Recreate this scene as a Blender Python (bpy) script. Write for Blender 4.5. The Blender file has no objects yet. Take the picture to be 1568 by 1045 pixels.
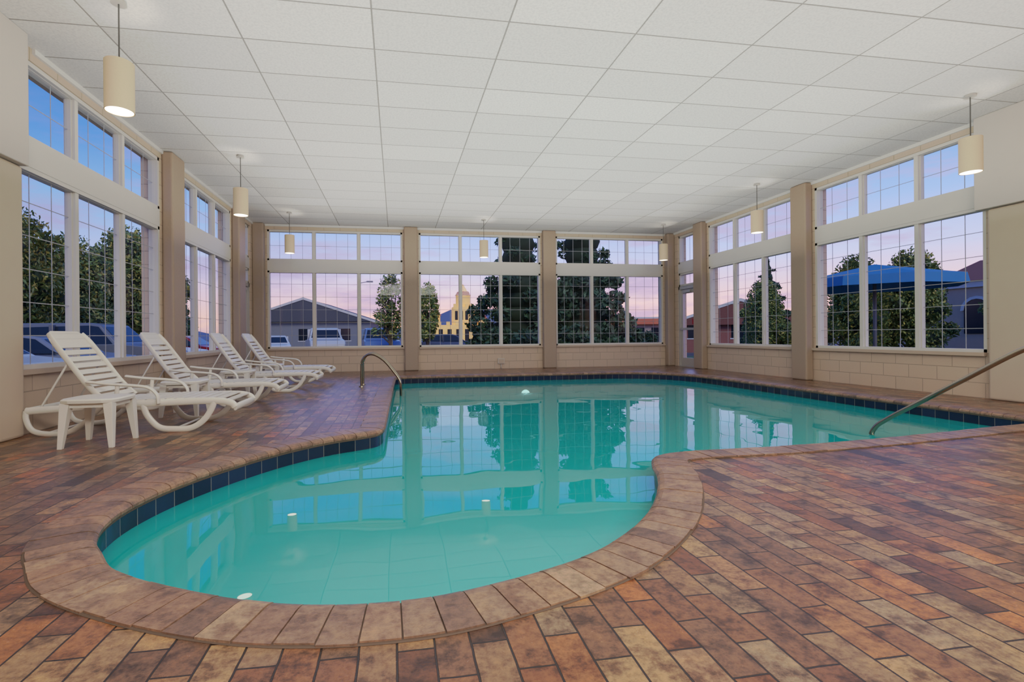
import bpy, bmesh, math, random
from mathutils import Matrix, Vector
random.seed(7)
S=bpy.context.scene
vs_=S.view_settings
vs_.view_transform='Standard'
vs_.look='None'
vs_.exposure=.1
# soft highlight shoulder (bracketed-exposure look of the photograph)
SH=[(0,0),(.25,.26),(.5,.42),(1,.60),(2,.79),(3,.91),(4,1)]
vs_.use_curve_mapping=True
cm=vs_.curve_mapping
cm.white_level=(4,4,4)
cv=cm.curves[3]
while len(cv.points)<len(SH): cv.points.new(.5,.5)
for p,(x,y) in zip(cv.points,SH):
    p.location=(x/4,y); p.handle_type='VECTOR'
for p,(x,y) in zip(cv.points,SH): p.location=(x/4,y)
cm.update()
def inv(t):
    for (x0,y0),(x1,y1) in zip(SH,SH[1:]):
        if t<=y1: return x0+(x1-x0)*(t-y0)/(y1-y0)
    return 4
XL,XR,YB,YR,ZC=-3.48,7.75,13.0,-3.6,3.73
TH=math.radians(9.25)

# ---------- materials ----------
def lin(c):
    return tuple(((x/255)/12.92 if x/255<=.04045 else ((x/255+.055)/1.055)**2.4) for x in c)+(1,)
def newmat(name):
    m=bpy.data.materials.new(name); m.use_nodes=True
    nt=m.node_tree; b=nt.nodes['Principled BSDF']; return m,nt,b
def N(nt,t,**k):
    n=nt.nodes.new(t)
    for a,v in k.items(): setattr(n,a,v)
    return n
def simple(name,rgb,rough=.5,metal=0,emis=None,es=0,var=.06,vs=6,bump=0):
    m,nt,b=newmat(name)
    b.inputs['Roughness'].default_value=rough; b.inputs['Metallic'].default_value=metal
    c=lin(rgb)
    tc=N(nt,'ShaderNodeTexCoord'); no=N(nt,'ShaderNodeTexNoise'); no.inputs['Scale'].default_value=vs
    no.inputs['Detail'].default_value=4
    nt.links.new(tc.outputs['Object'],no.inputs['Vector'])
    mx=N(nt,'ShaderNodeMix',data_type='RGBA')
    mx.inputs[6].default_value=tuple(x*(1-var) for x in c[:3])+(1,)
    mx.inputs[7].default_value=tuple(min(1,x*(1+var)) for x in c[:3])+(1,)
    nt.links.new(no.outputs['Fac'],mx.inputs[0]); nt.links.new(mx.outputs[2],b.inputs['Base Color'])
    if emis: 
        b.inputs['Emission Color'].default_value=lin(emis); b.inputs['Emission Strength'].default_value=es
    if bump:
        bp=N(nt,'ShaderNodeBump'); bp.inputs['Strength'].default_value=bump; bp.inputs['Distance'].default_value=.01
        nt.links.new(no.outputs['Fac'],bp.inputs['Height']); nt.links.new(bp.outputs[0],b.inputs['Normal'])
    return m
def ramp(nt,stops,interp='LINEAR'):
    r=N(nt,'ShaderNodeValToRGB'); r.color_ramp.interpolation=interp
    e=r.color_ramp.elements
    e[0].position=stops[0][0]; e[0].color=stops[0][1]
    e[1].position=stops[-1][0]; e[1].color=stops[-1][1]
    for p,c in stops[1:-1]:
        x=e.new(p); x.color=c
    return r
def mathn(nt,op,a,b=None,clamp=False):
    n=N(nt,'ShaderNodeMath',operation=op); n.use_clamp=clamp
    for i,v in ((0,a),(1,b)):
        if v is None: continue
        if isinstance(v,(int,float)): n.inputs[i].default_value=v
        else: nt.links.new(v,n.inputs[i])
    return n.outputs[0]
def mixc(nt,fac,a,b,blend='MIX'):
    n=N(nt,'ShaderNodeMix',data_type='RGBA',blend_type=blend)
    for i,v in ((0,fac),(6,a),(7,b)):
        if isinstance(v,(int,float)): n.inputs[i].default_value=v
        elif isinstance(v,tuple): n.inputs[i].default_value=v
        else: nt.links.new(v,n.inputs[i])
    return n.outputs[2]

def block_mat(name,axis,rgb):
    m,nt,b=newmat(name); b.inputs['Roughness'].default_value=.55
    tc=N(nt,'ShaderNodeTexCoord'); sp=N(nt,'ShaderNodeSeparateXYZ'); cb=N(nt,'ShaderNodeCombineXYZ')
    nt.links.new(tc.outputs['Object'],sp.inputs[0])
    nt.links.new(sp.outputs[axis],cb.inputs[0]); nt.links.new(sp.outputs[2],cb.inputs[1])
    br=N(nt,'ShaderNodeTexBrick'); br.offset=.5
    for k,v in (('Scale',1),('Mortar Size',.006),('Mortar Smooth',.3),('Brick Width',.4),('Row Height',.2),('Bias',0)):
        br.inputs[k].default_value=v
    c=lin(rgb); 
    br.inputs['Color1'].default_value=c; br.inputs['Color2'].default_value=tuple(x*.95 for x in c[:3])+(1,)
    br.inputs['Mortar'].default_value=tuple(x*.7 for x in c[:3])+(1,)
    nt.links.new(cb.outputs[0],br.inputs['Vector'])
    nt.links.new(br.outputs['Color'],b.inputs['Base Color'])
    no=N(nt,'ShaderNodeTexNoise'); no.inputs['Scale'].default_value=90; nt.links.new(tc.outputs['Object'],no.inputs['Vector'])
    h=mathn(nt,'SUBTRACT',mathn(nt,'MULTIPLY',no.outputs['Fac'],.25),br.outputs['Fac'])
    bp=N(nt,'ShaderNodeBump'); bp.inputs['Strength'].default_value=.6; bp.inputs['Distance'].default_value=.008
    nt.links.new(h,bp.inputs['Height']); nt.links.new(bp.outputs[0],b.inputs['Normal'])
    return m
WALLC=(202,180,157)
M_wallX=block_mat('painted_block_x',0,WALLC)
M_wallY=block_mat('painted_block_y',1,WALLC)
M_pil=simple('pilaster_paint',(164,143,123),.5,var=.04,vs=30,bump=.15)
M_bulk=simple('drywall_paint',(196,188,178),.6,var=.02)
M_frame=simple('window_frame_vinyl',(210,205,197),.4,var=.02)
M_trimw=simple('trim_white',(215,212,206),.45,var=.02)
M_sill=simple('sill_beige',(190,170,150),.45,var=.03)
M_munt=simple('muntin_grey',(160,162,168),.4,var=.02)
M_dark=simple('dark_rubber',(25,25,27),.6)
M_white=simple('white_resin',(226,221,212),.38,var=.03,vs=3)
M_chrome=simple('brushed_rail_steel',(150,140,125),.2,1,var=.05)
M_alu=simple('door_aluminium',(190,186,180),.35,.3)

# glass
def glass_mat(name,tint,refl=.05):
    m,nt,b=newmat(name); nt.nodes.remove(b); out=nt.nodes['Material Output']
    t=N(nt,'ShaderNodeBsdfTransparent'); t.inputs[0].default_value=tint
    g=N(nt,'ShaderNodeBsdfGlossy'); g.inputs['Roughness'].default_value=.01
    mx=N(nt,'ShaderNodeMixShader'); mx.inputs[0].default_value=refl
    nt.links.new(t.outputs[0],mx.inputs[1]); nt.links.new(g.outputs[0],mx.inputs[2]); nt.links.new(mx.outputs[0],out.inputs[0])
    return m
M_glass=glass_mat('window_glass',(.96,.97,.97,1),.006)

# floor pavers
def paver(name,mode):
    m,nt,b=newmat(name)
    geo=N(nt,'ShaderNodeNewGeometry'); tc=N(nt,'ShaderNodeTexCoord')
    if mode=='floor':
        sp=N(nt,'ShaderNodeSeparateXYZ'); cb=N(nt,'ShaderNodeCombineXYZ')
        nt.links.new(tc.outputs['Object'],sp.inputs[0])
        nt.links.new(sp.outputs[1],cb.inputs[0]); nt.links.new(sp.outputs[0],cb.inputs[1])
        # slight waviness so joints are not ruler-straight
        nw=N(nt,'ShaderNodeTexNoise'); nw.inputs['Scale'].default_value=5; nt.links.new(cb.outputs[0],nw.inputs['Vector'])
        va=N(nt,'ShaderNodeVectorMath',operation='SCALE'); nt.links.new(nw.outputs['Color'],va.inputs[0]); va.inputs['Scale'].default_value=.014
        vb=N(nt,'ShaderNodeVectorMath',operation='ADD'); nt.links.new(cb.outputs[0],vb.inputs[0]); nt.links.new(va.outputs[0],vb.inputs[1])
        br=N(nt,'ShaderNodeTexBrick'); br.offset=.5
        for k,v in (('Scale',1),('Mortar Size',.0038),('Mortar Smooth',.3),('Brick Width',.26),('Row Height',.108),('Bias',0)):
            br.inputs[k].default_value=v
        br.inputs['Color1'].default_value=(0,0,0,1); br.inputs['Color2'].default_value=(1,1,1,1); br.inputs['Mortar'].default_value=(.5,.5,.5,1)
        nt.links.new(vb.outputs[0],br.inputs['Vector'])
        rnd=br.outputs['Color']; mort=br.outputs['Fac']
        stops=[(0,lin((56,42,36))),(.12,lin((126,78,50))),(.26,lin((102,76,60))),(.4,lin((144,90,54))),(.54,lin((124,98,76))),(.68,lin((156,118,84))),(.8,lin((100,60,42))),(.9,lin((134,108,86))),(1,lin((160,94,52)))]
    else:
        rnd=geo.outputs['Random Per Island']; mort=None
        stops=[(0,lin((114,88,74))),(.25,lin((142,112,92))),(.5,lin((152,116,92))),(.75,lin((128,98,82))),(1,lin((162,130,106)))]
    r=ramp(nt,stops); nt.links.new(rnd,r.inputs[0])
    n1=N(nt,'ShaderNodeTexNoise'); n1.inputs['Scale'].default_value=9; n1.inputs['Detail'].default_value=8; n1.inputs['Roughness'].default_value=.7
    nt.links.new(tc.outputs['Object'],n1.inputs['Vector'])
    n2=N(nt,'ShaderNodeTexNoise'); n2.inputs['Scale'].default_value=40; n2.inputs['Detail'].default_value=6; n2.inputs['Roughness'].default_value=.75
    nt.links.new(tc.outputs['Object'],n2.inputs['Vector'])
    r1=ramp(nt,[(.38,(.34,.29,.27,1)),(.5,(1,1,1,1)),(.66,(1.35,1.25,1.12,1))]); nt.links.new(n1.outputs['Fac'],r1.inputs[0])
    r2=ramp(nt,[(.32,(.48,.44,.42,1)),(.52,(1,1,1,1)),(.72,(1.38,1.3,1.22,1))]); nt.links.new(n2.outputs['Fac'],r2.inputs[0])
    c=mixc(nt,.95 if mode=='floor' else .6,r.outputs[0],r1.outputs[0],'MULTIPLY')
    c=mixc(nt,.9,c,r2.outputs[0],'MULTIPLY')
    if mort: c=mixc(nt,mort,c,lin((38,28,25)))
    nt.links.new(c,b.inputs['Base Color'])
    rr=mathn(nt,'MULTIPLY',n1.outputs['Fac'],.34); rr=mathn(nt,'ADD',rr,.06 if mode=='floor' else .16)
    nt.links.new(rr,b.inputs['Roughness'])
    h=mathn(nt,'MULTIPLY',n2.outputs['Fac'],.6)
    h=mathn(nt,'ADD',h,mathn(nt,'MULTIPLY',n1.outputs['Fac'],.6))
    if mort: h=mathn(nt,'SUBTRACT',h,mort)
    bp=N(nt,'ShaderNodeBump'); bp.inputs['Strength'].default_value=.7; bp.inputs['Distance'].default_value=.007
    nt.links.new(h,bp.inputs['Height']); nt.links.new(bp.outputs[0],b.inputs['Normal'])
    return m
M_floor=paver('brick_pavers','floor'); M_cop=paver('coping_brick','cop')
M_mortar=simple('coping_mortar',(88,70,58),.8)

# ceiling tiles
def ceil_mat():
    m,nt,b=newmat('ceiling_tiles'); b.inputs['Roughness'].default_value=.85
    tc=N(nt,'ShaderNodeTexCoord'); mp=N(nt,'ShaderNodeMapping'); mp.inputs['Location'].default_value=(.19+12.2,-4.95+12.2,0)
    nt.links.new(tc.outputs['Object'],mp.inputs[0])
    br=N(nt,'ShaderNodeTexBrick'); br.offset=0
    for k,v in (('Scale',1),('Mortar Size',.008),('Mortar Smooth',.1),('Brick Width',1.22),('Row Height',.61),('Bias',0)):
        br.inputs[k].default_value=v
    br.inputs['Color1'].default_value=lin((222,219,214)); br.inputs['Color2'].default_value=lin((208,205,200)); br.inputs['Mortar'].default_value=lin((150,146,140))
    nt.links.new(mp.outputs[0],br.inputs['Vector'])
    no=N(nt,'ShaderNodeTexNoise'); no.inputs['Scale'].default_value=45; no.inputs['Detail'].default_value=5; nt.links.new(tc.outputs['Object'],no.inputs['Vector'])
    r=ramp(nt,[(.3,(.86,.86,.86,1)),(.6,(1,1,1,1))]); nt.links.new(no.outputs['Fac'],r.inputs[0])
    nt.links.new(mixc(nt,1,br.outputs['Color'],r.outputs[0],'MULTIPLY'),b.inputs['Base Color'])
    h=mathn(nt,'SUBTRACT',mathn(nt,'MULTIPLY',no.outputs['Fac'],.3),br.outputs['Fac'])
    bp=N(nt,'ShaderNodeBump'); bp.inputs['Strength'].default_value=.4; bp.inputs['Distance'].default_value=.01
    nt.links.new(h,bp.inputs['Height']); nt.links.new(bp.outputs[0],b.inputs['Normal'])
    return m
M_ceil=ceil_mat()

def tile_mat():
    m,nt,b=newmat('navy_waterline_tile'); b.inputs['Roughness'].default_value=.15
    tc=N(nt,'ShaderNodeTexCoord')
    br=N(nt,'ShaderNodeTexBrick'); br.offset=0
    for k,v in (('Scale',1),('Mortar Size',.003),('Mortar Smooth',.1),('Brick Width',.152),('Row Height',.152),('Bias',0)):
        br.inputs[k].default_value=v
    br.inputs['Color1'].default_value=lin((14,22,46)); br.inputs['Color2'].default_value=lin((26,38,68)); br.inputs['Mortar'].default_value=lin((110,108,104))
    nt.links.new(tc.outputs['UV'],br.inputs['Vector']); nt.links.new(br.outputs['Color'],b.inputs['Base Color'])
    return m
M_tile=tile_mat()
M_plaster=simple('pool_plaster',(130,228,228),.6,var=.04,vs=2)

def water_mat():
    m,nt,b=newmat('pool_water'); nt.nodes.remove(b); out=nt.nodes['Material Output']
    tc=N(nt,'ShaderNodeTexCoord'); no=N(nt,'ShaderNodeTexNoise'); no.inputs['Scale'].default_value=1.8; no.inputs['Detail'].default_value=1
    nt.links.new(tc.outputs['Object'],no.inputs['Vector'])
    bp=N(nt,'ShaderNodeBump'); bp.inputs['Strength'].default_value=.11; bp.inputs['Distance'].default_value=.03
    nt.links.new(no.outputs['Fac'],bp.inputs['Height'])
    t=N(nt,'ShaderNodeBsdfTransparent'); t.inputs[0].default_value=(.32,.93,.95,1)
    d=N(nt,'ShaderNodeBsdfDiffuse'); d.inputs[0].default_value=lin((26,206,208))
    a=N(nt,'ShaderNodeMixShader'); a.inputs[0].default_value=.58
    nt.links.new(t.outputs[0],a.inputs[1]); nt.links.new(d.outputs[0],a.inputs[2])
    g=N(nt,'ShaderNodeBsdfGlossy'); g.inputs['Roughness'].default_value=.002; nt.links.new(bp.outputs[0],g.inputs['Normal'])
    fr=N(nt,'ShaderNodeFresnel'); fr.inputs['IOR'].default_value=2.0; nt.links.new(bp.outputs[0],fr.inputs['Normal'])
    mx=N(nt,'ShaderNodeMixShader'); nt.links.new(fr.outputs[0],mx.inputs[0])
    nt.links.new(a.outputs[0],mx.inputs[1]); nt.links.new(g.outputs[0],mx.inputs[2]); nt.links.new(mx.outputs[0],out.inputs[0])
    return m
M_water=water_mat()

# ---------- mesh builder ----------
class MB:
    def __init__(s): s.v=[];s.f=[];s.m=[];s.s=[];s.mats=[];s.M=Matrix.Identity(4)
    def mi(s,m):
        if m not in s.mats: s.mats.append(m)
        return s.mats.index(m)
    def add(s,vs,fs,m,smooth=False):
        o=len(s.v); s.v+= [tuple(s.M@Vector(p)) for p in vs]; i=s.mi(m)
        for f in fs: s.f.append([o+k for k in f]); s.m.append(i); s.s.append(smooth)
    def box(s,a,b,m):
        x0,y0,z0=[min(a[i],b[i]) for i in range(3)]; x1,y1,z1=[max(a[i],b[i]) for i in range(3)]
        s.add([(x0,y0,z0),(x1,y0,z0),(x1,y1,z0),(x0,y1,z0),(x0,y0,z1),(x1,y0,z1),(x1,y1,z1),(x0,y1,z1)],
              [(0,3,2,1),(4,5,6,7),(0,1,5,4),(1,2,6,5),(2,3,7,6),(3,0,4,7)],m)
    def prism(s,prof,y0,y1,m,axis='y',smooth=False):
        n=len(prof)
        if axis=='y': vs=[(p[0],y0,p[1]) for p in prof]+[(p[0],y1,p[1]) for p in prof]
        elif axis=='x': vs=[(y0,p[0],p[1]) for p in prof]+[(y1,p[0],p[1]) for p in prof]
        else: vs=[(p[0],p[1],y0) for p in prof]+[(p[0],p[1],y1) for p in prof]
        fs=[tuple(range(n)),tuple(range(2*n-1,n-1,-1))]+[(i,(i+1)%n,n+(i+1)%n,n+i) for i in range(n)]
        s.add(vs,fs,m,smooth)
    def tube(s,pts,rx,m,ry=None,seg=10,up=(0,0,1),caps=True):
        ry=ry or rx; pts=[Vector(p) for p in pts]; vs=[];fs=[]; n=len(pts)
        for i,p in enumerate(pts):
            t=(pts[min(i+1,n-1)]-pts[max(i-1,0)]).normalized()
            u=Vector(up); 
            if abs(t.dot(u))>.98: u=Vector((1,0,0)) if abs(t.x)<.9 else Vector((0,1,0))
            a=t.cross(u).normalized(); b=a.cross(t).normalized()
            r1=rx[i] if isinstance(rx,(list,tuple)) else rx; r2=ry[i] if isinstance(ry,(list,tuple)) else ry
            for k in range(seg):
                w=2*math.pi*k/seg; vs.append(p+a*math.cos(w)*r1+b*math.sin(w)*r2)
        for i in range(n-1):
            for k in range(seg): fs.append((i*seg+k,i*seg+(k+1)%seg,(i+1)*seg+(k+1)%seg,(i+1)*seg+k))
        if caps: fs.append(tuple(range(seg))); fs.append(tuple((n-1)*seg+k for k in range(seg-1,-1,-1)))
        s.add(vs,fs,m,True)
    def cyl(s,c,r0,r1,z0,z1,m,seg=24,caps=True):
        vs=[];fs=[]
        for z,r in ((z0,r0),(z1,r1)):
            for k in range(seg):
                w=2*math.pi*k/seg; vs.append((c[0]+r*math.cos(w),c[1]+r*math.sin(w),z))
        for k in range(seg): fs.append((k,(k+1)%seg,seg+(k+1)%seg,seg+k))
        s.add(vs,fs,m,True)
        if caps:
            s.add(vs[:seg],[tuple(range(seg-1,-1,-1))],m); s.add(vs[seg:],[tuple(range(seg))],m)
    def obj(s,name,bevel=0,recalc=True,loc=None,rot=None):
        me=bpy.data.meshes.new(name); me.from_pydata(s.v,[],s.f)
        for m in s.mats: me.materials.append(m)
        me.polygons.foreach_set('material_index',s.m); me.polygons.foreach_set('use_smooth',s.s)
        if recalc:
            bm=bmesh.new(); bm.from_mesh(me); bmesh.ops.recalc_face_normals(bm,faces=bm.faces); bm.to_mesh(me); bm.free()
        o=bpy.data.objects.new(name,me); S.collection.objects.link(o)
        if loc: o.location=loc
        if rot: o.rotation_euler=rot
        if bevel:
            b=o.modifiers.new('Bevel','BEVEL'); b.width=bevel; b.segments=3; b.limit_method='ANGLE'
        return o
def catmull(pts,n=8,closed=False):
    P=[Vector(p) for p in pts]; out=[]; L=len(P)
    rng=range(L) if closed else range(L-1)
    for i in rng:
        if closed: p0,p1,p2,p3=P[i-1],P[i],P[(i+1)%L],P[(i+2)%L]
        else: p0,p1,p2,p3=P[max(i-1,0)],P[i],P[i+1],P[min(i+2,L-1)]
        for k in range(n):
            t=k/n
            out.append(.5*((2*p1)+(-p0+p2)*t+(2*p0-5*p1+4*p2-p3)*t*t+(-p0+3*p1-3*p2+p3)*t**3))
    if not closed: out.append(P[-1])
    return out

# ---------- pool outline ----------
PO=[(-.102,1.697),(.118,1.70),(.358,1.757),(.608,1.84),(.848,1.96),(1.089,2.15),(1.325,2.40),(1.533,2.70),(1.668,2.95),(1.76,3.18),(1.88,3.36),(2.1,3.45),(2.5,3.46),(3.0,3.47),(3.6,3.52),(4.3,3.6),(5.42,3.77),(6.1,3.88),(6.38,4.05),(6.45,4.4),(6.45,6),(6.45,8),(6.43,9.2),(6.3,10.0),(5.9,10.6),(5.2,10.95),(4.2,11),(2,11),(.5,11),(.12,10.95),(-.02,10.75),(-.05,10),(-.08,8.6),(-.1,7.2),(-.12,6),(-.13,5.2),(-.14,4.95),(-.19,4.78),(-.32,4.67),(-.6,4.5),(-.906,4.19),(-1.172,3.78),(-1.361,3.37),(-1.449,3.0),(-1.44,2.71),(-1.36,2.468),(-1.256,2.316),(-1.147,2.17),(-.986,2.04),(-.75,1.9),(-.522,1.793),(-.318,1.728)]
dense=catmull([(x,y,0) for x,y in PO],16,True)
def resample(P,step):
    n=len(P); acc=[0]
    for i in range(n): acc.append(acc[-1]+(P[(i+1)%n]-P[i]).length)
    T=acc[-1]; k=round(T/step/4)*4; out=[]; j=0
    for q in range(k):
        s=T*q/k
        while acc[j+1]<s: j+=1
        t=(s-acc[j])/max(1e-9,acc[j+1]-acc[j]); out.append(P[j].lerp(P[(j+1)%n],t))
    return out,T/k
FINE,fs_=resample(dense,.0270)   # 4 samples per coping brick
NF=len(FINE)
nr=[]
for i in range(NF):
    t=(FINE[(i+1)%NF]-FINE[i-1]).normalized(); nr.append(Vector((t.y,-t.x,0)))
def smooth_n(w):
    out=[]
    for i in range(NF):
        a=Vector((0,0,0))
        for k in range(-w,w+1): a+=nr[(i+k)%NF]
        out.append(a.normalized())
    return out
NS=smooth_n(6)

# floor
def fill(name,outer,hole,z,mat):
    bm=bmesh.new(); ed=[]
    for L in (outer,hole):
        if not L: continue
        vs=[bm.verts.new((p[0],p[1],z)) for p in L]
        ed+=[bm.edges.new((vs[i],vs[(i+1)%len(vs)])) for i in range(len(vs))]
    bmesh.ops.triangle_fill(bm,use_beauty=True,use_dissolve=False,edges=ed)
    bmesh.ops.recalc_face_normals(bm,faces=bm.faces)
    if bm.faces and sum(f.normal.z for f in bm.faces)<0: bmesh.ops.reverse_faces(bm,faces=bm.faces)
    me=bpy.data.meshes.new(name); bm.to_mesh(me); bm.free(); me.materials.append(mat)
    o=bpy.data.objects.new(name,me); S.collection.objects.link(o); return o
hole=[FINE[i]+NS[i]*.06 for i in range(0,NF,2)]
fill('floor',[(XL-.3,YR-.3),(XR+.3,YR-.3),(XR+.3,YB+.3),(XL-.3,YB+.3)],hole,0,M_floor)

# coping
mb=MB()
nb=NF//4
CW=.225
prof=[(CW,-.02),(CW,.010),(.05,.012),(.02,.009),(-.005,.0),(-.018,-.014),(-.018,-.03),(-.005,-.045),(.03,-.05)]
for bidx in range(nb):
    i0=bidx*4; dz=random.uniform(-.0015,.0015); w=random.uniform(-.006,.006)
    rows=[]
    for k,tt in enumerate((.09,1,2,3,3.91)):
        a=i0+int(tt); f=tt-int(tt)
        p=FINE[a%NF].lerp(FINE[(a+1)%NF],f); n=NS[a%NF].lerp(NS[(a+1)%NF],f).normalized()
        rows.append([(p.x+n.x*(d+(w if d>.2 else 0)),p.y+n.y*(d+(w if d>.2 else 0)),z+dz) for d,z in prof])
    vs=[q for r in rows for q in r]; m_=len(prof); fc=[]
    for r in range(4):
        for q in range(m_-1): fc.append((r*m_+q,r*m_+q+1,(r+1)*m_+q+1,(r+1)*m_+q))
    fc.append(tuple(range(m_))); fc.append(tuple(4*m_+q for q in range(m_-1,-1,-1)))
    mb.add(vs,fc,M_cop)
vs=[];fc=[]
for i in range(NF):
    p,n=FINE[i],NS[i]
    for d,z in ((CW+.006,.001),(CW+.001,.004),(.02,.004),(-.008,-.01),(-.008,-.05)): vs.append((p.x+n.x*d,p.y+n.y*d,z))
for i in range(NF):
    j=(i+1)%NF
    for q in range(4): fc.append((i*5+q,i*5+q+1,j*5+q+1,j*5+q))
mb.add(vs,fc,M_mortar)
mb.obj('pool_coping')

# pool basin with tile band
ZW=-.15
def depth(p):
    x,y=p.x,p.y
    t=max(0,min(1,(y-4.2)/5)); return -1.05-.55*t
vs=[];fc=[];mi=[]
for i in range(NF):
    p,n=FINE[i],NS[i]; 
    for z,off in ((-.045,0),(-.20,0),(-.62,0),(depth(p)+.12,-.0),(depth(p),-.12)):
        vs.append((p.x+n.x*off,p.y+n.y*off,z))
for i in range(NF):
    j=(i+1)%NF
    for q in range(4): fc.append((i*5+q,j*5+q,j*5+q+1,i*5+q+1)); mi.append(0 if q==0 else 1)
fc.append([i*5+4 for i in range(NF)]); mi.append(1)
me=bpy.data.meshes.new('swimming_pool'); me.from_pydata(vs,[],fc); me.materials.append(M_tile); me.materials.append(M_plaster)
me.polygons.foreach_set('material_index',mi)
uv=me.uv_layers.new(name='UVMap')
for pl in me.polygons:
    for li,vi in zip(pl.loop_indices,pl.vertices):
        i=vi//5
        u=i*fs_
        if i==0 and pl.index>=(NF-1)*4 and pl.index<NF*4: u=NF*fs_
        uv.data[li].uv=(u,me.vertices[vi].co.z+.049)
pool=bpy.data.objects.new('swimming_pool',me); S.collection.objects.link(pool)
bm=bmesh.new(); bm.from_mesh(me); bmesh.ops.triangulate(bm,faces=[f for f in bm.faces if len(f.verts)>4]); bm.to_mesh(me); bm.free()
fill('pool_water',[(p.x,p.y) for p in FINE[::2]],None,ZW,M_water)
# shallow-end entry step benches with dark marker tiles
def ledge(idx0,idx1,w,z,zb):
    mb=MB(); vs=[];fc=[]
    ids=list(range(idx0,idx1)); 
    for k in ids:
        p,n=FINE[k%NF],NS[k%NF]
        vs+=[(p.x-n.x*.001,p.y-n.y*.001,z),(p.x-n.x*w,p.y-n.y*w,z),(p.x-n.x*w,p.y-n.y*w,zb)]
    for k in range(len(ids)-1):
        fc+=[(3*k,3*k+1,3*k+4,3*k+3),(3*k+1,3*k+2,3*k+5,3*k+4)]
    mb.add(vs,fc,M_plaster)
    for k in ids[5::11]:
        p,n=FINE[k%NF],NS[k%NF]; t=Vector((-n.y,n.x,0)); c=p-n*(w-.06)
        q=.042
        mb.add([(c+n*q+Vector((0,0,z+.003)))[:],(c+t*q+Vector((0,0,z+.003)))[:],(c-n*q+Vector((0,0,z+.003)))[:],(c-t*q+Vector((0,0,z+.003)))[:]],[(0,1,2,3)],M_dark)
    return mb.obj('pool_step')
def near_idx(x,y): return min(range(NF),key=lambda i:(FINE[i].x-x)**2+(FINE[i].y-y)**2)
ledge(near_idx(-.906,4.19),near_idx(-.986,2.04),.32,-.26,-1.04)
ledge(near_idx(1.089,2.15),near_idx(1.76,3.18),.3,-.26,-1.04)

# ---------- room shell ----------
ZS,ZH1,ZH2,ZT=.61,2.57,2.83,3.60
WT=.26
def wall(name,M,u0,u1,openings,mat):
    mb=MB(); mb.M=M; u=u0
    for (a,b,z0,z1) in openings:
        mb.box((u,0,-.05),(a,WT,ZC),mat)
        if z0>0: mb.box((a,0,-.05),(b,WT,z0),mat)
        mb.box((a,0,z1),(b,WT,ZC),mat); u=b
    mb.box((u,0,-.05),(u1,WT,ZC),mat)
    return mb.obj(name)
MBk=Matrix(((1,0,0,0),(0,1,0,YB),(0,0,1,0),(0,0,0,1)))
MLf=Matrix(((0,-1,0,XL),(1,0,0,0),(0,0,1,0),(0,0,0,1)))
MRt=Matrix(((0,1,0,XR),(1,0,0,0),(0,0,1,0),(0,0,0,1)))
MRe=Matrix(((1,0,0,0),(0,-1,0,YR),(0,0,1,0),(0,0,0,1)))
bw=[(-3.17,.17),(.60,3.89),(4.33,7.5)]
swl=[(5.18,8.05),(8.6,11.25)]; swr=[(5.38,8.1),(8.55,11.28)]; dr=(11.8,12.66)
wall('wall_back',MBk,XL-WT,XR+WT,[(a,b,ZS,ZT) for a,b in bw],M_wallX)
for nm,M,sw in (('wall_left',MLf,swl),('wall_right',MRt,swr)):
    wall(nm,M,YR,YB,[(a,b,ZS,ZT) for a,b in sw]+[(dr[0],dr[1],0,ZT)],M_wallY)
wall('wall_rear',MRe,XL-WT,XR+WT,[],M_wallX)
mb=MB(); mb.box((XL-.3,YR-.3,ZC),(XR+.3,YB+.3,ZC+.15),M_ceil); mb.obj('ceiling')

wn=[0]
def window(M,a,b,panes,cols,rows_hi=2,rows_lo=6):
    wn[0]+=1; mb=MB(); mb.M=M; n0,n1=.03,.11; fw=.045
    def frame(u0,u1,z0,z1,w,na,nb_,m):
        mb.box((u0,na,z0),(u0+w,nb_,z1),m); mb.box((u1-w,na,z0),(u1,nb_,z1),m)
        mb.box((u0,na,z0),(u1,nb_,z0+w),m); mb.box((u0,na,z1-w),(u1,nb_,z1),m)
    mb.box((a,.005,ZH1),(b,.2,ZH2),M_frame)
    for z0,z1,rows in ((ZH2,ZT,rows_hi),(ZS,ZH1,rows_lo)):
        frame(a,b,z0,z1,fw,n0-.02,n1+.03,M_frame)
        pw=(b-a)/panes
        for i in range(panes):
            u0,u1=a+i*pw,a+(i+1)*pw
            if i: mb.box((u0-.03,n0-.01,z0),(u0+.03,n1+.02,z1),M_frame)
            frame(u0+.02,u1-.02,z0+.02,z1-.02,.028,n0+.02,n1,M_frame)
            mb.box((u0+.03,.083,z0+.03),(u1-.03,.089,z1-.03),M_glass)
            for c in range(1,cols):
                uu=u0+(u1-u0)*c/cols; mb.box((uu-.0045,.078,z0+.04),(uu+.0045,.082,z1-.04),M_munt)
            for r in range(1,rows):
                zz=z0+(z1-z0)*r/rows; mb.box((u0+.04,.0785,zz-.0045),(u1-.04,.0815,zz+.0045),M_munt)
    mb.box((a,-.05,ZS-.045),(b+.04,.0,ZS+.003),M_sill)
    return mb.obj('window_%d'%wn[0])
for a,b in bw: window(MBk,a,b,3,4)
for a,b in swl: window(MLf,a,b,3,3)
for a,b in swr: window(MRt,a,b,3,3)
M_red=simple('red_sticker',(170,30,28),.5)
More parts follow.
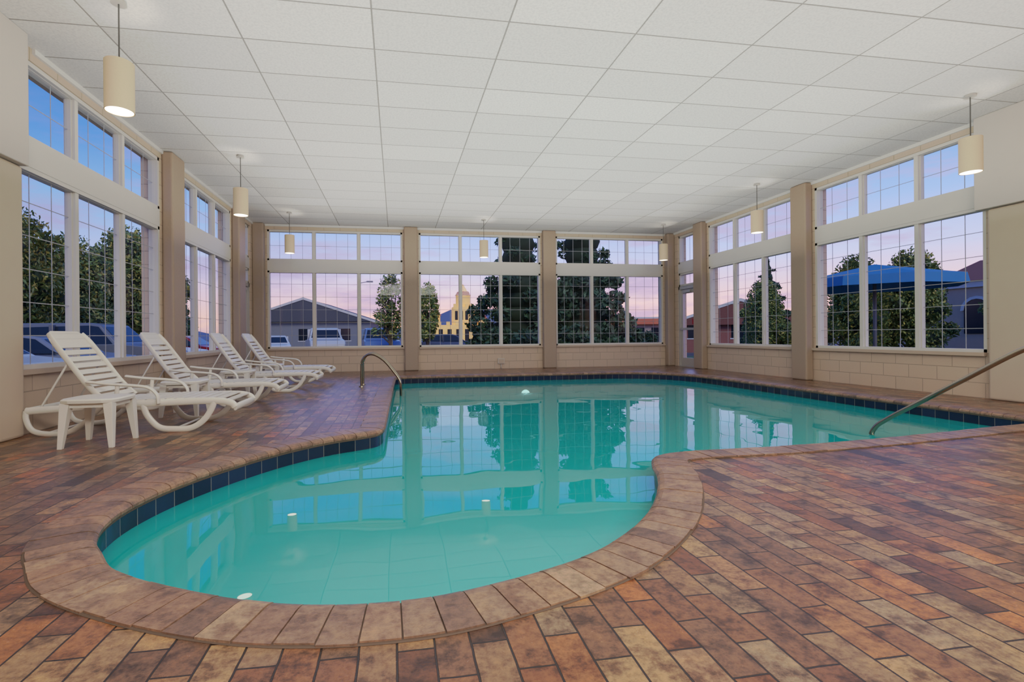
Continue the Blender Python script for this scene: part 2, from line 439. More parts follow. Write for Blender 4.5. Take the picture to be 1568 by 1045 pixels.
for di,M in enumerate((MLf,MRt)):
    a,b=dr
    wn[0]+=1
    mb=MB(); mb.M=M
    for z0,z1 in ((2.21,ZH1),(ZH2,ZT)):
        mb.box((a,.04,z0),(a+.05,.16,z1),M_frame); mb.box((b-.05,.04,z0),(b,.16,z1),M_frame)
        mb.box((a,.04,z0),(b,.16,z0+.05),M_frame); mb.box((a,.04,z1-.05),(b,.16,z1),M_frame)
        mb.box((a+.04,.1,z0+.04),(b-.04,.106,z1-.04),M_glass)
        mb.box(((a+b)/2-.006,.096,z0),((a+b)/2+.006,.1,z1),M_munt)
    mb.box((a,.02,ZH1),(b,.2,ZH2),M_frame)
    mb.obj('window_%d'%wn[0])
    mb=MB(); mb.M=M
    mb.box((a,.02,0),(a+.05,.18,2.2),M_alu); mb.box((b-.05,.02,0),(b,.18,2.2),M_alu); mb.box((a,.02,2.12),(b,.18,2.2),M_alu)
    mb.box((a+.055,.06,.02),(a+.15,.11,2.11),M_alu); mb.box((b-.15,.06,.02),(b-.055,.11,2.11),M_alu)
    mb.box((a+.15,.06,.02),(b-.15,.11,.24),M_alu); mb.box((a+.15,.06,2.0),(b-.15,.11,2.11),M_alu)
    mb.box((a+.15,.08,.24),(b-.15,.086,2.0),M_glass)
    mb.box((a+.12,.0,1.0),(b-.12,.03,1.06),M_alu); mb.box((a+.12,.02,1.0),(a+.15,.07,1.06),M_alu); mb.box((b-.15,.02,1.0),(b-.12,.07,1.06),M_alu)
    mb.box((a+.3,.0,2.02),(a+.62,.06,2.09),M_alu)
    mb.box((a+.2,.077,1.15),(a+.32,.079,1.3),M_red)
    mb.box((a,.0,-.01),(b,.2,.015),M_alu)
    mb.obj('door_%d'%(di+1))

# pilasters
def pil(x0,y0,x1,y1,z0=0,z1=ZC-.002):
    mb=MB(); mb.box((x0,y0,z0),(x1,y1,z1),M_pil); mb.obj('pilaster',bevel=.03)
PP=.16
for a,b in ((.21,.56),(3.93,4.29)): pil(a,YB-PP,b,YB-.001)
pil(XL+.001,YB-.2,-3.21,YB-.001); pil(7.54,YB-.2,XR-.001,YB-.001)
for a,b in ((8.1,8.55),(11.3,11.75)):
    pil(XL+.001,a,XL+PP,b); pil(XR-PP,a+.04,XR-.001,b-.04)
# near wall piers + bulkheads
M_near=simple('pier_paint',(196,178,158),.5,var=.03)
for nm,x0,x1,ye in (('left',XL+.001,XL+.14,5.17),('right',XR-.14,XR-.001,5.42)):
    mb=MB(); mb.box((x0,YR+.001,2.5),(x1,ye,ZC-.001),M_bulk); mb.obj('bulkhead_'+nm,bevel=.01)
    i0,i1=(0,.05) if nm=='left' else (.05,0)
    d=.0 if nm=='left' else .11
    for y0,y1 in ((ye-.55,ye-d),(ye-1.5,ye-.8)):
        mb=MB(); mb.box((x0+i0,y0,0),(x1-i1,y1,2.498),M_near); mb.obj('pier_'+nm,bevel=.03)
# ceiling edge trim
tr=[0]
def trim(a,b,m=M_trimw):
    tr[0]+=1; mb=MB(); mb.box(a,b,m); mb.obj('trim_%d'%tr[0])
trim((XL,YB-.03,ZC-.05),(XR,YB,ZC)); trim((XL,5.43,ZC-.05),(XL+.03,YB-.03,ZC)); trim((XR-.03,5.43,ZC-.05),(XR,YB-.03,ZC))

# outlet box on back wall
mb=MB(); mb.box((2.68,YB-.05,.14),(2.86,YB,.28),M_bulk); mb.box((2.7,YB-.056,.16),(2.84,YB-.05,.26),M_sill); mb.tube([(2.77,YB-.02,.0),(2.77,YB-.02,.14)],.012,M_bulk); mb.obj('outlet_box')

# ---------- pendants ----------
M_shade=simple('linen_shade',(186,166,138),.8,emis=(230,195,150),es=.08,var=.05,vs=80)
M_glow=simple('lamp_diffuser',(255,250,235),.5,emis=(255,244,222),es=4.5,var=0)
M_cord=simple('cord_dark',(70,68,64),.5)
PL=((-2.27,4.55),(-2.37,8.15),(-2.37,11.7),(2.12,11.82),(6.82,11.78),(6.76,8.36),(6.80,4.87),(2.12,-1.5),(-2.37,.6),(6.75,.8))
for (x,y) in PL:
    mb=MB(); mb.cyl((0,0),.06,.05,ZC-.03,ZC,M_alu); mb.tube([(0,0,ZC-.03),(0,0,3.18)],.006,M_cord,seg=8)
    R=.108; z0,z1=2.80,3.21
    mb.cyl((0,0),R,R,z0,z1,M_shade,32,caps=False); mb.cyl((0,0),R-.006,R-.006,z0,z1,M_shade,32,caps=False)
    mb.cyl((0,0),R-.008,R-.008,z0+.004,z0+.02,M_glow,32)
    for k in range(3):
        w=k*2.094; mb.tube([(0,0,z1-.015),(math.cos(w)*(R-.004),math.sin(w)*(R-.004),z1-.015)],.004,M_alu,seg=6)
    mb.cyl((0,0),.025,.025,z1-.15,z1,M_alu,16)
    mb.obj('pendant_lamp',loc=(x,y,0),recalc=False)
    ld=bpy.data.lights.new('pendant_bulb','SPOT'); ld.energy=10; ld.spot_size=math.radians(120); ld.spot_blend=1; ld.shadow_soft_size=.04; ld.color=(1,.92,.8)
    lo=bpy.data.objects.new('pendant_bulb',ld); lo.location=(x+.04,y,3.05); lo.rotation_euler=(math.pi,0,0); S.collection.objects.link(lo)

# ---------- loungers ----------
def lounger_mesh():
    mb=MB(); W=.30; m=M_white
    for sy in (-1,1):
        y=sy*W
        mb.tube(catmull([(.0,y,.24),(.3,y,.255),(.7,y,.27),(1.2,y,.285),(1.6,y,.29),(1.76,y,.265),(1.80,y,.22)],6),.018,m,.034)
        mb.tube(catmull([(.0,y,.24),(.0,y,.16),(.05,y,.06),(.17,y,.024),(.33,y,.03),(.46,y,.10),(.56,y,.2),(.62,y,.26)],6),.017,m,.026)
        mb.tube(catmull([(.98,y,.27),(1.02,y,.16),(1.12,y,.05),(1.26,y,.028),(1.40,y,.034),(1.51,y,.10),(1.58,y,.2),(1.61,y,.28)],6),.018,m,.03)
        ya=sy*(W+.035)
        mb.tube(catmull([(.52,ya,.50),(.7,ya,.475),(.92,ya,.455),(1.05,ya,.43),(1.12,ya,.36),(1.13,ya,.28)],6),.026,m,.014)
        mb.tube([(.78,ya,.465),(.76,ya,.27)],.015,m,.02)
        mb.tube(catmull([(.64,y*.93,.31),(.50,y*.93,.46),(.36,y*.93,.66),(.22,y*.9,.86),(.15,y*.8,.95)],6),.016,m,.028)
        mb.tube([(.33,y*.88,.68),(.10,y*.9,.26)],.010,m)
    for i in range(13):
        x=.70+i*.086; z=.305+.012*math.sin(i/12*math.pi) if i<12 else .29
        mb.box((x-.034,-W,z-.008),(x+.034,W,z+.008),m)
    mb.tube([(1.80,-W,.22),(1.80,W,.22)],.02,m,.034)
    mb.tube([(.0,-W,.24),(.0,W,.24)],.018,m,.03)
    for x,z in ((.17,.03),(1.26,.03)): mb.tube([(x,-W,z),(x,W,z)],.012,m)
    c0=Vector((.645,0,.32)); c1=Vector((.14,0,.965)); ax=(c1-c0).normalized(); nn=Vector((ax.z,0,-ax.x))
    Lb=(c1-c0).length
    def slat(t0,t1,w0,w1):
        bow=lambda t:-.03*math.sin(math.pi*t/Lb)
        vs=[]
        for t,w in ((t0,w0),(t1,w1)):
            for yy in (-w,w):
                for k in (-.007,.007): p=c0+ax*t+nn*(k+bow(t)); vs.append((p.x,yy,p.z))
        mb.add(vs,[(0,1,3,2),(4,6,7,5),(0,2,6,4),(1,5,7,3),(0,4,5,1),(2,3,7,6)],m)
    for i in range(8): slat(.02+i*.077,.02+i*.077+.055,W*.93,W*.93)
    slat(.64,.74,W*.93,W*.93); slat(.74,.80,W*.93,W*.82); slat(.80,.83,W*.82,W*.66)
    return mb
base=lounger_mesh().obj('lounge_chair',bevel=.004)
LC=[((-3.36,5.43,0),.0),((-3.34,7.05,0),.02),((-3.1,8.75,0),.0),((-3.08,10.35,0),-.02)]
base.location=LC[0][0]; base.rotation_euler=(0,0,LC[0][1])
for i,(l,r) in enumerate(LC[1:]):
    o=bpy.data.objects.new('lounge_chair.%03d'%(i+1),base.data); o.location=l; o.rotation_euler=(0,0,r); S.collection.objects.link(o)
    b=o.modifiers.new('Bevel','BEVEL'); b.width=.004; b.segments=2; b.limit_method='ANGLE'
def table_mesh():
    mb=MB(); m=M_white
    n=24; vs=[]; 
    def ring(s,z):
        out=[]
        for k in range(n):
            w=2*math.pi*k/n; c,d=math.cos(w),math.sin(w); q=(abs(c)**5+abs(d)**5)**(-1/5); out.append((c*q*s,d*q*s,z))
        return out
    rs=[ring(.195,.365),ring(.215,.37),ring(.22,.395),ring(.21,.405),ring(.195,.405)]
    for r in rs: vs+=r
    fs=[(i*n+k,i*n+(k+1)%n,(i+1)*n+(k+1)%n,(i+1)*n+k) for i in range(4) for k in range(n)]
    fs.append(tuple(range(n-1,-1,-1))); fs.append(tuple(4*n+k for k in range(n)))
    mb.add(vs,fs,m)
    for sx in (-1,1):
        for sy in (-1,1):
            a=Vector((sx*.16,sy*.16,.37)); b=Vector((sx*.19,sy*.19,0))
            vs=[]
            for p,w in ((a,.035),(b,.017)):
                for dx,dy in ((-1,-1),(1,-1),(1,1),(-1,1)): vs.append((p.x+dx*w,p.y+dy*w,p.z))
            mb.add(vs,[(0,3,2,1),(4,5,6,7),(0,1,5,4),(1,2,6,5),(2,3,7,6),(3,0,4,7)],m)
        mb.box((sx*.17-.006,-.16,.33),(sx*.17+.006,.16,.37),m); mb.box((-.16,sx*.17-.006,.33),(.16,sx*.17+.006,.37),m)
    return mb
tb=table_mesh().obj('side_table',bevel=.003,loc=(-2.52,4.7,0))
for i,l in enumerate(((-2.45,6.27,0),(-2.35,7.9,0),(-2.3,9.55,0))):
    o=bpy.data.objects.new('side_table.%03d'%(i+1),tb.data); o.location=l; S.collection.objects.link(o)

# ---------- handrails ----------
mb=MB()
for dy in (0,.42):
    mb.tube(catmull([(-.62,9.0+dy,0),(-.62,9.0+dy,.25),(-.61,8.98+dy,.45),(-.53,8.95+dy,.56),(-.40,8.9+dy,.58),(-.22,8.85+dy,.47),(-.05,8.8+dy,.27),(.05,8.77+dy,.12),(.07,8.76+dy,-.02),(.07,8.76+dy,-.5)],8),.022,M_chrome,seg=12)
    mb.cyl((-.62,9.0+dy),.05,.045,0,.02,M_chrome)
mb.obj('pool_ladder_rail')
mb=MB(); mb.tube(catmull([(4.78,4.35,-.7),(4.78,4.34,-.25),(4.79,4.30,-.08),(4.82,4.18,.04),(4.86,3.95,.21),(4.95,3.6,.48),(5.06,3.27,.74),(5.12,3.08,.82),(5.14,2.95,.78),(5.15,2.9,.6),(5.15,2.9,.0)],8),.022,M_chrome,seg=12)
mb.cyl((5.15,2.9),.05,.045,0,.02,M_chrome); mb.obj('pool_handrail')

# pool light
mb=MB(); mb.M=Matrix.Translation((2.9,10.97,-.45))@Matrix.Rotation(math.pi/2,4,'X')
M_pl=simple('pool_lens',(255,255,250),.3,emis=(255,250,235),es=8,var=0)
mb.cyl((0,0),.13,.12,-.01,.03,M_alu); mb.cyl((0,0),.1,.09,.03,.045,M_pl); mb.obj('pool_light')
ld=bpy.data.lights.new('pool_lamp','SPOT'); ld.energy=110; ld.shadow_soft_size=.08; ld.spot_size=math.radians(150); ld.spot_blend=1; ld.color=(.9,1,1); lo=bpy.data.objects.new('pool_lamp',ld); lo.location=(2.9,10.9,-.45); lo.rotation_euler=(math.radians(-85),0,0); S.collection.objects.link(lo)

# ---------- exterior ----------
GZ=-.42
def asphalt():
    m,nt,b=newmat('asphalt'); b.inputs['Roughness'].default_value=.9
    tc=N(nt,'ShaderNodeTexCoord'); no=N(nt,'ShaderNodeTexNoise'); no.inputs['Scale'].default_value=.25; no.inputs['Detail'].default_value=8
    nt.links.new(tc.outputs['Object'],no.inputs['Vector'])
    r=ramp(nt,[(.35,lin((74,74,78))),(.65,lin((104,102,102)))]); nt.links.new(no.outputs['Fac'],r.inputs[0]); nt.links.new(r.outputs[0],b.inputs['Base Color'])
    return m
mb=MB(); A=asphalt(); mb.add([(-400,-400,GZ),(500,-400,GZ),(500,700,GZ),(-400,700,GZ)],[(0,1,2,3)],A)
M_grass=simple('grass',(80,104,54),.9,var=.4,vs=3,bump=.3)
for x0,y0,x1,y1 in ((-60,25,-12.3,60),(-30,4,-12.3,25),(2.5,17.5,10.5,23),(15,11,26,26)):
    z=GZ+.03; mb.add([(x0,y0,z),(x1,y0,z),(x1,y1,z),(x0,y1,z)],[(0,1,2,3)],M_grass)
mb.obj('ground')

def leafmat(name,a,b,c):
    m,nt,bs=newmat(name); bs.inputs['Roughness'].default_value=.6
    g=N(nt,'ShaderNodeNewGeometry'); r=ramp(nt,[(0,lin(a)),(.6,lin(b)),(1,lin(c))]); nt.links.new(g.outputs['Random Per Island'],r.inputs[0]); nt.links.new(r.outputs[0],bs.inputs['Base Color'])
    return m
M_lf1=leafmat('leaves_broad',(62,88,44),(112,134,62),(196,180,84))
M_lf2=leafmat('leaves_dark',(24,46,32),(44,74,46),(78,108,70))
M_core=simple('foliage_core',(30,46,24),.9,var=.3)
M_bark=simple('bark',(92,76,64),.9,var=.3,vs=12,bump=.4)
def leaves(mb,rng,blobs,n,size,mat):
    tot=sum(b[3]*b[4] for b in blobs)
    vs=[];fs=[]
    for (cx,cy,cz,rx,rz) in blobs:
        k=int(n*rx*rz/tot)
        for _ in range(k):
            z=rng.uniform(-1,1); w=rng.uniform(0,6.283); q=math.sqrt(1-z*z); r=rng.uniform(.74,1.18)
            p=Vector((cx+rx*q*math.cos(w)*r,cy+rx*q*math.sin(w)*r,cz+rz*z*r))
            a=Vector((rng.gauss(0,1),rng.gauss(0,1),rng.gauss(0,1))).normalized(); b=a.orthogonal().normalized()
            s=size*rng.uniform(.6,1.3); o=len(vs)
            vs+=[p-a*s,p+b*s*.45,p+a*s,p-b*s*.45]; fs.append((o,o+1,o+2,o+3))
    mb.add(vs,fs,mat)
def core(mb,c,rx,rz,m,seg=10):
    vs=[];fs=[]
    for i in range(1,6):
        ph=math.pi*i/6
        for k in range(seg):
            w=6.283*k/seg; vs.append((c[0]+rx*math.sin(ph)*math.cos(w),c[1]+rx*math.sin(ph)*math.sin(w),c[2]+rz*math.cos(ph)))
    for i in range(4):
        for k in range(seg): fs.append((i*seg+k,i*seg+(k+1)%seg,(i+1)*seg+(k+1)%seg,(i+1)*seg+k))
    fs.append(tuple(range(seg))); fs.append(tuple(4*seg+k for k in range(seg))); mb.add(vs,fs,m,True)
def broadleaf(seed,h,w,trunk,n=7000,size=.13,mat=None,withcore=True,nb=26):
    rng=random.Random(seed); mb=MB(); blobs=[]
    for i in range(nb):
        t=(i+rng.random())/nb; z=trunk+(h-trunk)*(.06+.86*t); rad=w*math.sqrt(max(.05,1-(t*1.5-.5)**2))*.8
        a=i*2.4+rng.uniform(-.4,.4); d=rad*rng.uniform(.35,1); r=w*rng.uniform(.24,.4)*(1-.35*t)
        blobs.append((d*math.cos(a),d*math.sin(a),min(z,h-r*.8),r,r*.85))
    blobs.append((0,0,trunk+(h-trunk)*.5,w*.6,(h-trunk)*.45))
    mb.tube([(0,0,0),(.05,0,trunk),(0,.05,h*.7)],[.14,.1,.04],M_bark,[.14,.1,.04],seg=8)
    for b in blobs:
        mb.tube([(0,0,trunk*.8),(b[0],b[1],b[2])],[.05,.02],M_bark,[.05,.02],seg=5)
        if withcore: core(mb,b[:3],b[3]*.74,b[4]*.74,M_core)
    leaves(mb,rng,blobs,n,size,mat or M_lf1)
    return mb
def conifer(seed,h,w,n=14000):
    rng=random.Random(seed); mb=MB(); mb.tube([(0,0,0),(0,0,h*.95)],[.16,.03],M_bark,[.16,.03],seg=8)
    blobs=[]; L=13
    for i in range(L):
        t=i/(L-1); z=.35+(h-.6)*t; rad=w*(1-t)**.62*rng.uniform(.85,1.12)
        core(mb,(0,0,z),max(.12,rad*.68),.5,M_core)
        k=max(1,int(9*(1-t)+1))
        for j in range(k):
            a=6.283*(j+rng.random()*.9)/k; d=rad*.78*rng.uniform(.7,1.4); r=max(.14,rad*.27)
            blobs.append((d*math.cos(a),d*math.sin(a),z+rng.uniform(-.25,.25),r,r*.6))
    blobs.append((0,0,h-.2,.14,.4))
    leaves(mb,rng,blobs,n,.12,M_lf2); return mb
T={}
def place(kind,x,y,s=1,rz=0,sz=None):
    name={'a':'leafy_tree','b':'leafy_tree','c':'conifer_tree','d':'young_tree','s':'shrub'}[kind]
    if kind not in T:
        T[kind]={'a':lambda:broadleaf(1,7,2.3,.7,14000,.11),'b':lambda:broadleaf(5,6.4,2.1,.6,14000,.11),'c':lambda:conifer(3,7.4,2.0),
                 'd':lambda:broadleaf(9,4.6,1.0,1.2,3200,.10,withcore=False,nb=16),'s':lambda:broadleaf(12,1.5,.55,.15,1800,.06,M_lf2)}[kind]().obj(name,recalc=False)
        o=T[kind]
    else:
        o=bpy.data.objects.new(name,T[kind].data); S.collection.objects.link(o)
    o.location=(x,y,GZ); o.rotation_euler=(0,0,rz); o.scale=(s,s,sz or s)
rg=random.Random(3)
for i,(x,y,s) in enumerate(((-16.5,9,.8),(-16.2,12.6,.84),(-15.6,16,.84),(-15.8,19.6,.86),(-15.4,23.2,.95),(-15.6,27,1.0),(-15.2,31,1.1),(-15.6,35.4,1.15),(-17.5,40,1.15),(-19,45,1.15),(-21.5,50,1.1),(-17.5,5.3,.8),(-20.5,14.2,.95),(-20.5,18,1.0),(-20,22,1.05),(-20,10.5,.9))):
    place('ab'[i%2],x,y,s,rg.uniform(0,6))
place('d',-.3,25,.98,1); place('d',1.6,25.5,.88,2)
place('c',5.0,19.9,1.0,0,1.04); place('c',7.9,20.2,1.05,2,1.08)
place('s',11.3,20.8,1,1)
place('c',19.4,23.3,.7,1); place('a',22,18.0,.7,2); place('b',19.5,18.3,.72,4); place('b',17.3,21,.6,1); place('a',22.6,14.2,.62,1)

# house, castle etc
M_side=simple('grey_siding',(128,132,136),.7); M_roof=simple('slate_roof',(80,82,88),.8,var=.2,vs=8)
M_roofb=simple('brown_roof',(124,74,62),.8,var=.2,vs=8); M_wht=simple('white_paint',(215,213,208),.6); M_tan=simple('tan_stucco',(190,166,148),.8)
M_brk=simple('brick_red',(150,92,80),.8,var=.2,vs=10); M_win=simple('dark_glass',(30,38,48),.15)
def house(name,x,y,w,d,hw,hr,wm,rm,rot=0):
    mb=MB(); mb.box((-w/2,-d/2,0),(w/2,d/2,hw),wm)
    mb.prism([(-w/2-.5,hw-.1),(w/2+.5,hw-.1),(0,hw+hr)],-d/2-.4,d/2+.4,rm)
    mb.prism([(-w/2-.55,hw-.25),(-w/2-.5,hw-.05),(0,hw+hr+.06),(w/2+.5,hw-.05),(w/2+.55,hw-.25),(0,hw+hr-.15)],-d/2-.45,-d/2-.4,M_wht)
    for k in (-.3,0,.3):
        mb.box((w*k-.5,-d/2-.04,1.0),(w*k+.5,-d/2+.01,2.0),M_win); mb.box((w*k-.58,-d/2-.03,.92),(w*k+.58,-d/2,1.0),M_wht)
    mb.box((w*.15-.45,-d/2-.05,0),(w*.15+.45,-d/2,2.0),M_wht)
    return mb.obj(name,loc=(x,y,GZ),rot=(0,0,rot))
house('grey_house',-7.2,48,11,9,2.7,1.9,M_side,M_roof,-.1)
house('brown_roof_building',24.5,33,9,7,2.0,1.6,M_brk,M_roofb,-.5)
M_cas=simple('castle_stucco_glow',(224,176,112),.7,emis=(244,180,96),es=.6,var=.25,vs=1.5); M_casr=simple('castle_red_glow',(180,100,70),.6,emis=(190,94,62),es=.15)  # emission stands in for light falling on these walls and red parts
mb=MB(); mb.box((-3.6,-1.5,0),(3.4,1.5,2.6),M_cas)
for k in range(7): mb.box((-3.5+k*1.05,-1.6,.3),(-3.0+k*1.05,-1.49,2.1),M_dark); mb.box((-3.6+k*1.05,-1.55,2.6),(-3.2+k*1.05,-1.2,3.0),M_cas)
mb.box((-.6,-1.2,2.6),(2.0,1.2,4.8),M_cas)
for k in range(4): mb.box((-.45+k*.62,-1.25,3.2),(-.1+k*.62,-1.19,4.3),M_dark); mb.box((-.6+k*.7,-1.2,4.8),(-.25+k*.7,-.9,5.15),M_cas)
mb.cyl((.7,0),.9,.9,4.8,6.2,M_cas,16); mb.cyl((.7,0),1.0,.7,6.2,6.7,M_casr,16); mb.cyl((.7,0),.6,.05,6.7,7.6,M_cas,16)
mb.cyl((-2.8,0),.7,.7,2.6,3.8,M_cas,12); mb.cyl((-2.8,0),.85,.05,3.8,4.8,M_casr,12); mb.cyl((3.0,0),.6,.6,2.6,3.4,M_cas,12); mb.cyl((3.0,0),.75,.05,3.4,4.4,M_casr,12)
mb.obj('castle_attraction',loc=(7.4,60,GZ))
mb=MB(); mb.box((-5,-3,0),(6,3,2.2),M_tan); mb.box((-5.3,-3.5,2.2),(6.3,3.3,2.7),M_casr); mb.box((-5.3,-3.5,2.7),(6.3,3.3,2.85),M_wht)
for k in range(5): mb.box((-4.5+k*2.1,-3.05,.6),(-3+k*2.1,-2.98,1.9),M_win)
mb.obj('diner_building',loc=(22,45,GZ),rot=(0,0,-.3))
mb=MB(); mb.box((0,-7,0),(6,6.5,3.4),M_tan); mb.box((-.15,-7.1,3.4),(6.1,6.6,3.7),M_wht); mb.prism([(-.3,3.7),(6.3,3.7),(3,5.0)],-7.2,6.8,M_roofb)
for k in range(7):
    y=-6+k*1.8; pr=[(y-.55,1.2),(y+.55,1.2)]+[(y+.55*math.cos(a*math.pi/8),2.3+.55*math.sin(a*math.pi/8)) for a in range(9)]
    mb.prism(pr,-.05,.02,M_win,axis='x')
    pr2=[(y+.68*math.cos(a*math.pi/8),2.3+.68*math.sin(a*math.pi/8)) for a in range(9)]+[(y+.55*math.cos(a*math.pi/8),2.3+.55*math.sin(a*math.pi/8)) for a in range(8,-1,-1)]
    mb.prism(pr2,-.09,.02,M_wht,axis='x')
mb.obj('arcade_building',loc=(27,14.3,GZ))
M_blue=simple('blue_canvas',(30,118,172),.6,var=.1); M_post=simple('post_grey',(120,120,120),.5)
mb=MB()
n=8; vs=[(0,0,3.5)]
for z,r in ((3.0,1.9),(2.72,1.95)):
    for k in range(n): w=6.283*k/n+.39; vs.append((r*math.cos(w)*1.15,r*math.sin(w)*1.15,z))
fs=[(0,1+k,1+(k+1)%n) for k in range(n)]+[(1+k,9+k,9+(k+1)%n,1+(k+1)%n) for k in range(n)]
mb.add(vs,fs,M_blue)
mb.tube([(0,0,0),(0,0,3.45)],.05,M_post)
for k in range(n): mb.tube([(0,0,3.4),vs[1+k]],.015,M_post,seg=5)
mb.cyl((0,0),.35,.3,0,.12,M_post); mb.obj('patio_umbrella',loc=(15.2,13.6,GZ))
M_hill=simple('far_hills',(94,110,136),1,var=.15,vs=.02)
vs=[];fs=[]; nx=80
for i in range(nx+1):
    x=-350+i*13; h=13+7*math.sin(i*.23)+4*math.sin(i*.61+1)+2*math.sin(i*1.3)
    vs+=[(x,340,GZ),(x,350,GZ+h*.6),(x,370,GZ+h)]
for i in range(nx):
    for q in (0,1): fs.append((i*3+q,(i+1)*3+q,(i+1)*3+q+1,i*3+q+1))
mb=MB(); mb.add(vs,fs,M_hill,True); mb.obj('distant_hills',recalc=False)

# cars
M_hub=simple('wheel_hub',(150,150,155),.3,.8); M_tail=simple('tail_lamp',(170,20,18),.3); M_head=simple('head_lamp',(230,230,225),.2)
def car(name,kind,rgb,x,y,rot):
    paint=simple(name+'_paint',rgb,.25,.1,var=.02)
    if kind=='sedan': L,W,H,belt=4.6,1.8,1.42,.92; prof=[(-2.3,.35),(-2.3,.75),(-2.2,.92),(-1.55,.98),(-.95,1.38),(-.6,1.42),(.3,1.42),(.65,1.36),(1.25,.96),(2.05,.85),(2.28,.68),(2.3,.35)]; gl=[(-1.4,.98),(-.92,1.33),(.3,1.36),(.58,1.32),(1.1,.97)]
    elif kind=='suv': L,W,H,belt=4.8,1.95,1.8,1.08; prof=[(-2.4,.42),(-2.4,1.0),(-2.3,1.12),(-2.05,1.7),(-1.8,1.8),(.3,1.8),(.6,1.74),(1.15,1.16),(2.15,1.05),(2.38,.85),(2.4,.42)]; gl=[(-2.1,1.14),(-1.92,1.66),(.3,1.72),(.55,1.68),(1.0,1.16)]
    else: L,W,H,belt=5.5,1.95,1.85,1.12; prof=[(-2.75,.5),(-2.75,1.12),(-.75,1.14),(-.6,1.75),(-.45,1.85),(.6,1.85),(.85,1.78),(1.35,1.2),(2.5,1.1),(2.73,.9),(2.75,.5)]; gl=[(-.6,1.2),(-.45,1.72),(.6,1.77),(.8,1.72),(1.2,1.2)]
    def yw(z,w): 
        t=max(0,(z-belt)/(H-belt)); return w*(1-.2*t)
    mb=MB(); n=len(prof)
    sl=[(-W/2,.97),(-W/2*.94,1),(W/2*.94,1),(W/2,.97)]
    vs=[]
    for yy,sc in sl:
        for px,pz in prof: vs.append((px*sc,math.copysign(yw(pz,abs(yy)),yy),(pz-.6)*sc+.6))
    fs=[tuple(range(n)),tuple(3*n+k for k in range(n-1,-1,-1))]+[(r*n+k,r*n+(k+1)%n,(r+1)*n+(k+1)%n,(r+1)*n+k) for r in range(3) for k in range(n)]
    mb.add(vs,fs,paint)
    for s in (-1,1):
        vs=[(px,s*(yw(pz,W/2)+.004),pz) for px,pz in gl]; mb.add(vs,[tuple(range(len(gl)))],M_win)
        mid=(gl[0][0]+gl[-1][0])/2-.1; mb.box((mid-.04,s*(yw(belt,W/2)-.0),belt),(mid+.04,s*(yw(H,W/2)),H-.06),paint)
        for wx in (-L*.3,L*.31):
            M0=mb.M; mb.M=Matrix.Translation((wx,s*(W/2-.1),.33))@Matrix.Rotation(math.pi/2,4,'X')
            mb.cyl((0,0),.33,.33,-.11,.11,M_dark,20); mb.cyl((0,0),.2,.19,-.12,.12,M_hub,12); mb.M=M0
        mb.box((L/2-.12,s*.55,.68),(L/2-.01,s*.85,.82),M_head); mb.box((-L/2+.01,s*.55,.75),(-L/2-.01,s*.85,.92),M_tail)
    k1=max(range(n-1),key=lambda i:(prof[i+1][0]>0.4 and prof[i][0]>0.1)*abs(prof[i+1][1]-prof[i][1])*(prof[i][1]>belt+.3))
    k2=max(range(n-1),key=lambda i:(prof[i+1][0]<0.1)*(prof[i+1][1]-prof[i][1])*(prof[i+1][1]>belt+.2))
    for k in (k1,k2):
        (x0,z0),(x1,z1)=prof[k],prof[k+1]; dx,dz=(x1-x0),(z1-z0); l=math.hypot(dx,dz); nx_,nz_=-dz/l*.01,dx/l*.01
        a0,a1=.1,.9; P=[(x0+dx*a0+nx_,z0+dz*a0+nz_),(x0+dx*a1+nx_,z0+dz*a1+nz_)]
        vs=[]
        for px,pz in P: vs+=[(px,-yw(pz,W/2*.88),pz),(px,yw(pz,W/2*.88),pz)]
        mb.add(vs,[(0,1,3,2)],M_win)
    mb.box((L/2-.03,-.45,.5),(L/2+.01,.45,.72),M_dark); mb.box((L/2-.02,-W/2*.9,.34),(L/2+.04,W/2*.9,.5),M_dark); mb.box((-L/2-.04,-W/2*.9,.34),(-L/2+.02,W/2*.9,.5),M_dark)
    return mb.obj(name,loc=(x,y,GZ),rot=(0,0,rot),bevel=.02)
car('suv','suv',(110,135,170),-1.0,29.5,-1.45)
car('pickup_truck','pickup',(205,205,208),-4.4,31.5,-1.35)
car('sedan','sedan',(225,225,228),-7.2,30.5,-1.3)
car('sedan.001','sedan',(215,217,220),-9.2,11.6,0)
car('sedan.002','sedan',(130,136,145),-9.3,14.4,0)
car('suv.001','suv',(112,116,122),-9.4,17.3,0)
car('sedan.003','sedan',(200,202,206),-9.5,20.3,0)
car('suv.002','suv',(170,170,175),-9.1,8.7,0)
car('sedan.004','sedan',(70,80,100),3.0,32,0.2)
car('sedan.005','sedan',(150,30,30),-9.8,24.3,0)
for x,y in ((9.6,36),(-3,40)):
    mb=MB(); mb.tube([(0,0,0),(0,0,5.5)],[.07,.04],M_post,[.07,.04]); mb.tube([(0,0,5.5),(.9,0,5.7)],.03,M_post); mb.box((.7,-.1,5.62),(1.2,.1,5.72),M_post); mb.cyl((0,0),.2,.18,0,.4,M_wht)
    mb.obj('street_lamp',loc=(x,y,GZ))

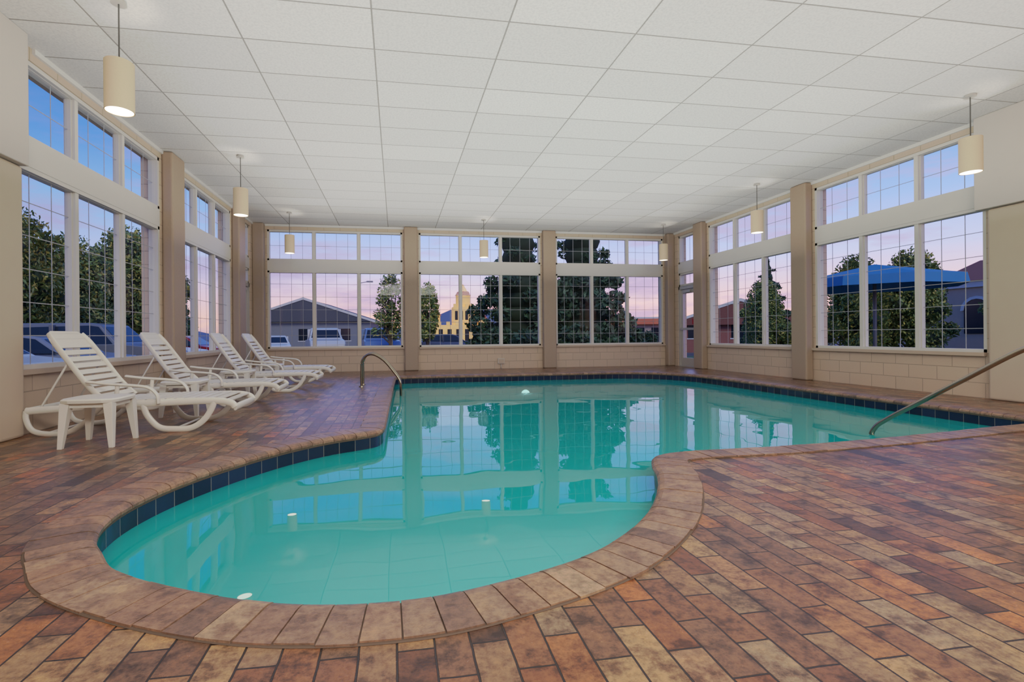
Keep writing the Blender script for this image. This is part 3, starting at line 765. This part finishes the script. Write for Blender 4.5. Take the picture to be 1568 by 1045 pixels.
# ---------- world ----------
w=bpy.data.worlds.new('dusk_sky'); S.world=w; w.use_nodes=True; nt=w.node_tree
bg=nt.nodes['Background']; tc=N(nt,'ShaderNodeTexCoord'); sp=N(nt,'ShaderNodeSeparateXYZ'); nt.links.new(tc.outputs['Generated'],sp.inputs[0])
def sk(c): return tuple(inv(v)/2.5 for v in lin(c)[:3])+(1,)
r=ramp(nt,[(0,sk((170,130,115))),(.015,sk((238,202,180))),(.07,sk((224,200,206))),(.13,sk((198,200,224))),(.21,sk((164,188,226))),(.31,sk((118,162,216))),(.44,sk((74,128,190))),(.8,sk((58,110,178)))])
nt.links.new(sp.outputs[2],r.inputs[0])
az=mathn(nt,'MULTIPLY',mathn(nt,'ADD',sp.outputs[0],.75),.9,True)
tint=ramp(nt,[(0,(.42,.60,.74,1)),(.7,(.98,1.0,1.0,1)),(1,(1,1,1,1))]); nt.links.new(az,tint.inputs[0])
mp=N(nt,'ShaderNodeMapping'); mp.inputs['Scale'].default_value=(2.2,2.2,11); nt.links.new(tc.outputs['Generated'],mp.inputs[0])
no=N(nt,'ShaderNodeTexNoise'); no.inputs['Scale'].default_value=1.6; no.inputs['Detail'].default_value=7; no.inputs['Roughness'].default_value=.6; nt.links.new(mp.outputs[0],no.inputs['Vector'])
cr=ramp(nt,[(.48,(0,0,0,1)),(.62,(.85,.85,.85,1))]); nt.links.new(no.outputs['Fac'],cr.inputs[0])
hi=ramp(nt,[(.12,(1,1,1,1)),(.38,(0,0,0,1))]); nt.links.new(sp.outputs[2],hi.inputs[0])
cf=mathn(nt,'MULTIPLY',cr.outputs[0],hi.outputs[0])
c=mixc(nt,cf,r.outputs[0],sk((190,172,200)))
nt.links.new(mixc(nt,1,c,tint.outputs[0],'MULTIPLY'),bg.inputs[0]); bg.inputs[1].default_value=2.8
sd=bpy.data.lights.new('exterior_fill_sun','SUN'); sd.energy=1.2; sd.angle=math.radians(25); sd.color=(1,.9,.8)  # added fill from behind the building to brighten the trees outside
so=bpy.data.objects.new('exterior_fill_sun',sd); so.rotation_euler=(math.radians(52),0,0); so.location=(2,-10,20); S.collection.objects.link(so)

# ---------- added interior fill lights ----------
def area(name,loc,rot,sx,sy,e,col):
    ld=bpy.data.lights.new(name,'AREA'); ld.shape='RECTANGLE'; ld.size=sx; ld.size_y=sy; ld.energy=e; ld.color=col
    o=bpy.data.objects.new(name,ld); o.location=loc; o.rotation_euler=rot; S.collection.objects.link(o)
area('ceiling_fill',(2.13,5.5,2.3),(math.radians(180),0,0),9.6,13,450,(1,.975,.94))  # added unseen up-facing fill to brighten the ceiling; the room has no cove
area('deck_fill',(2.1,-1.5,3.6),(math.radians(42),0,0),6,1.2,470,(1,.95,.88))  # added fill behind the camera, brings more light down onto the deck

# ---------- camera ----------
cd=bpy.data.cameras.new('camera'); co=bpy.data.objects.new('camera',cd); S.collection.objects.link(co)
cd.sensor_width=36; cd.lens=755/1568*36; cd.shift_x=54/1568; cd.shift_y=-8.5/1568; cd.clip_start=.05; cd.clip_end=2000
co.matrix_world=Matrix.Translation((0,0,.9))@Matrix.Rotation(-TH,4,'Z')@Matrix.Rotation(math.pi/2,4,'X')@Matrix.Rotation(math.radians(-.5),4,'Z')
S.camera=co
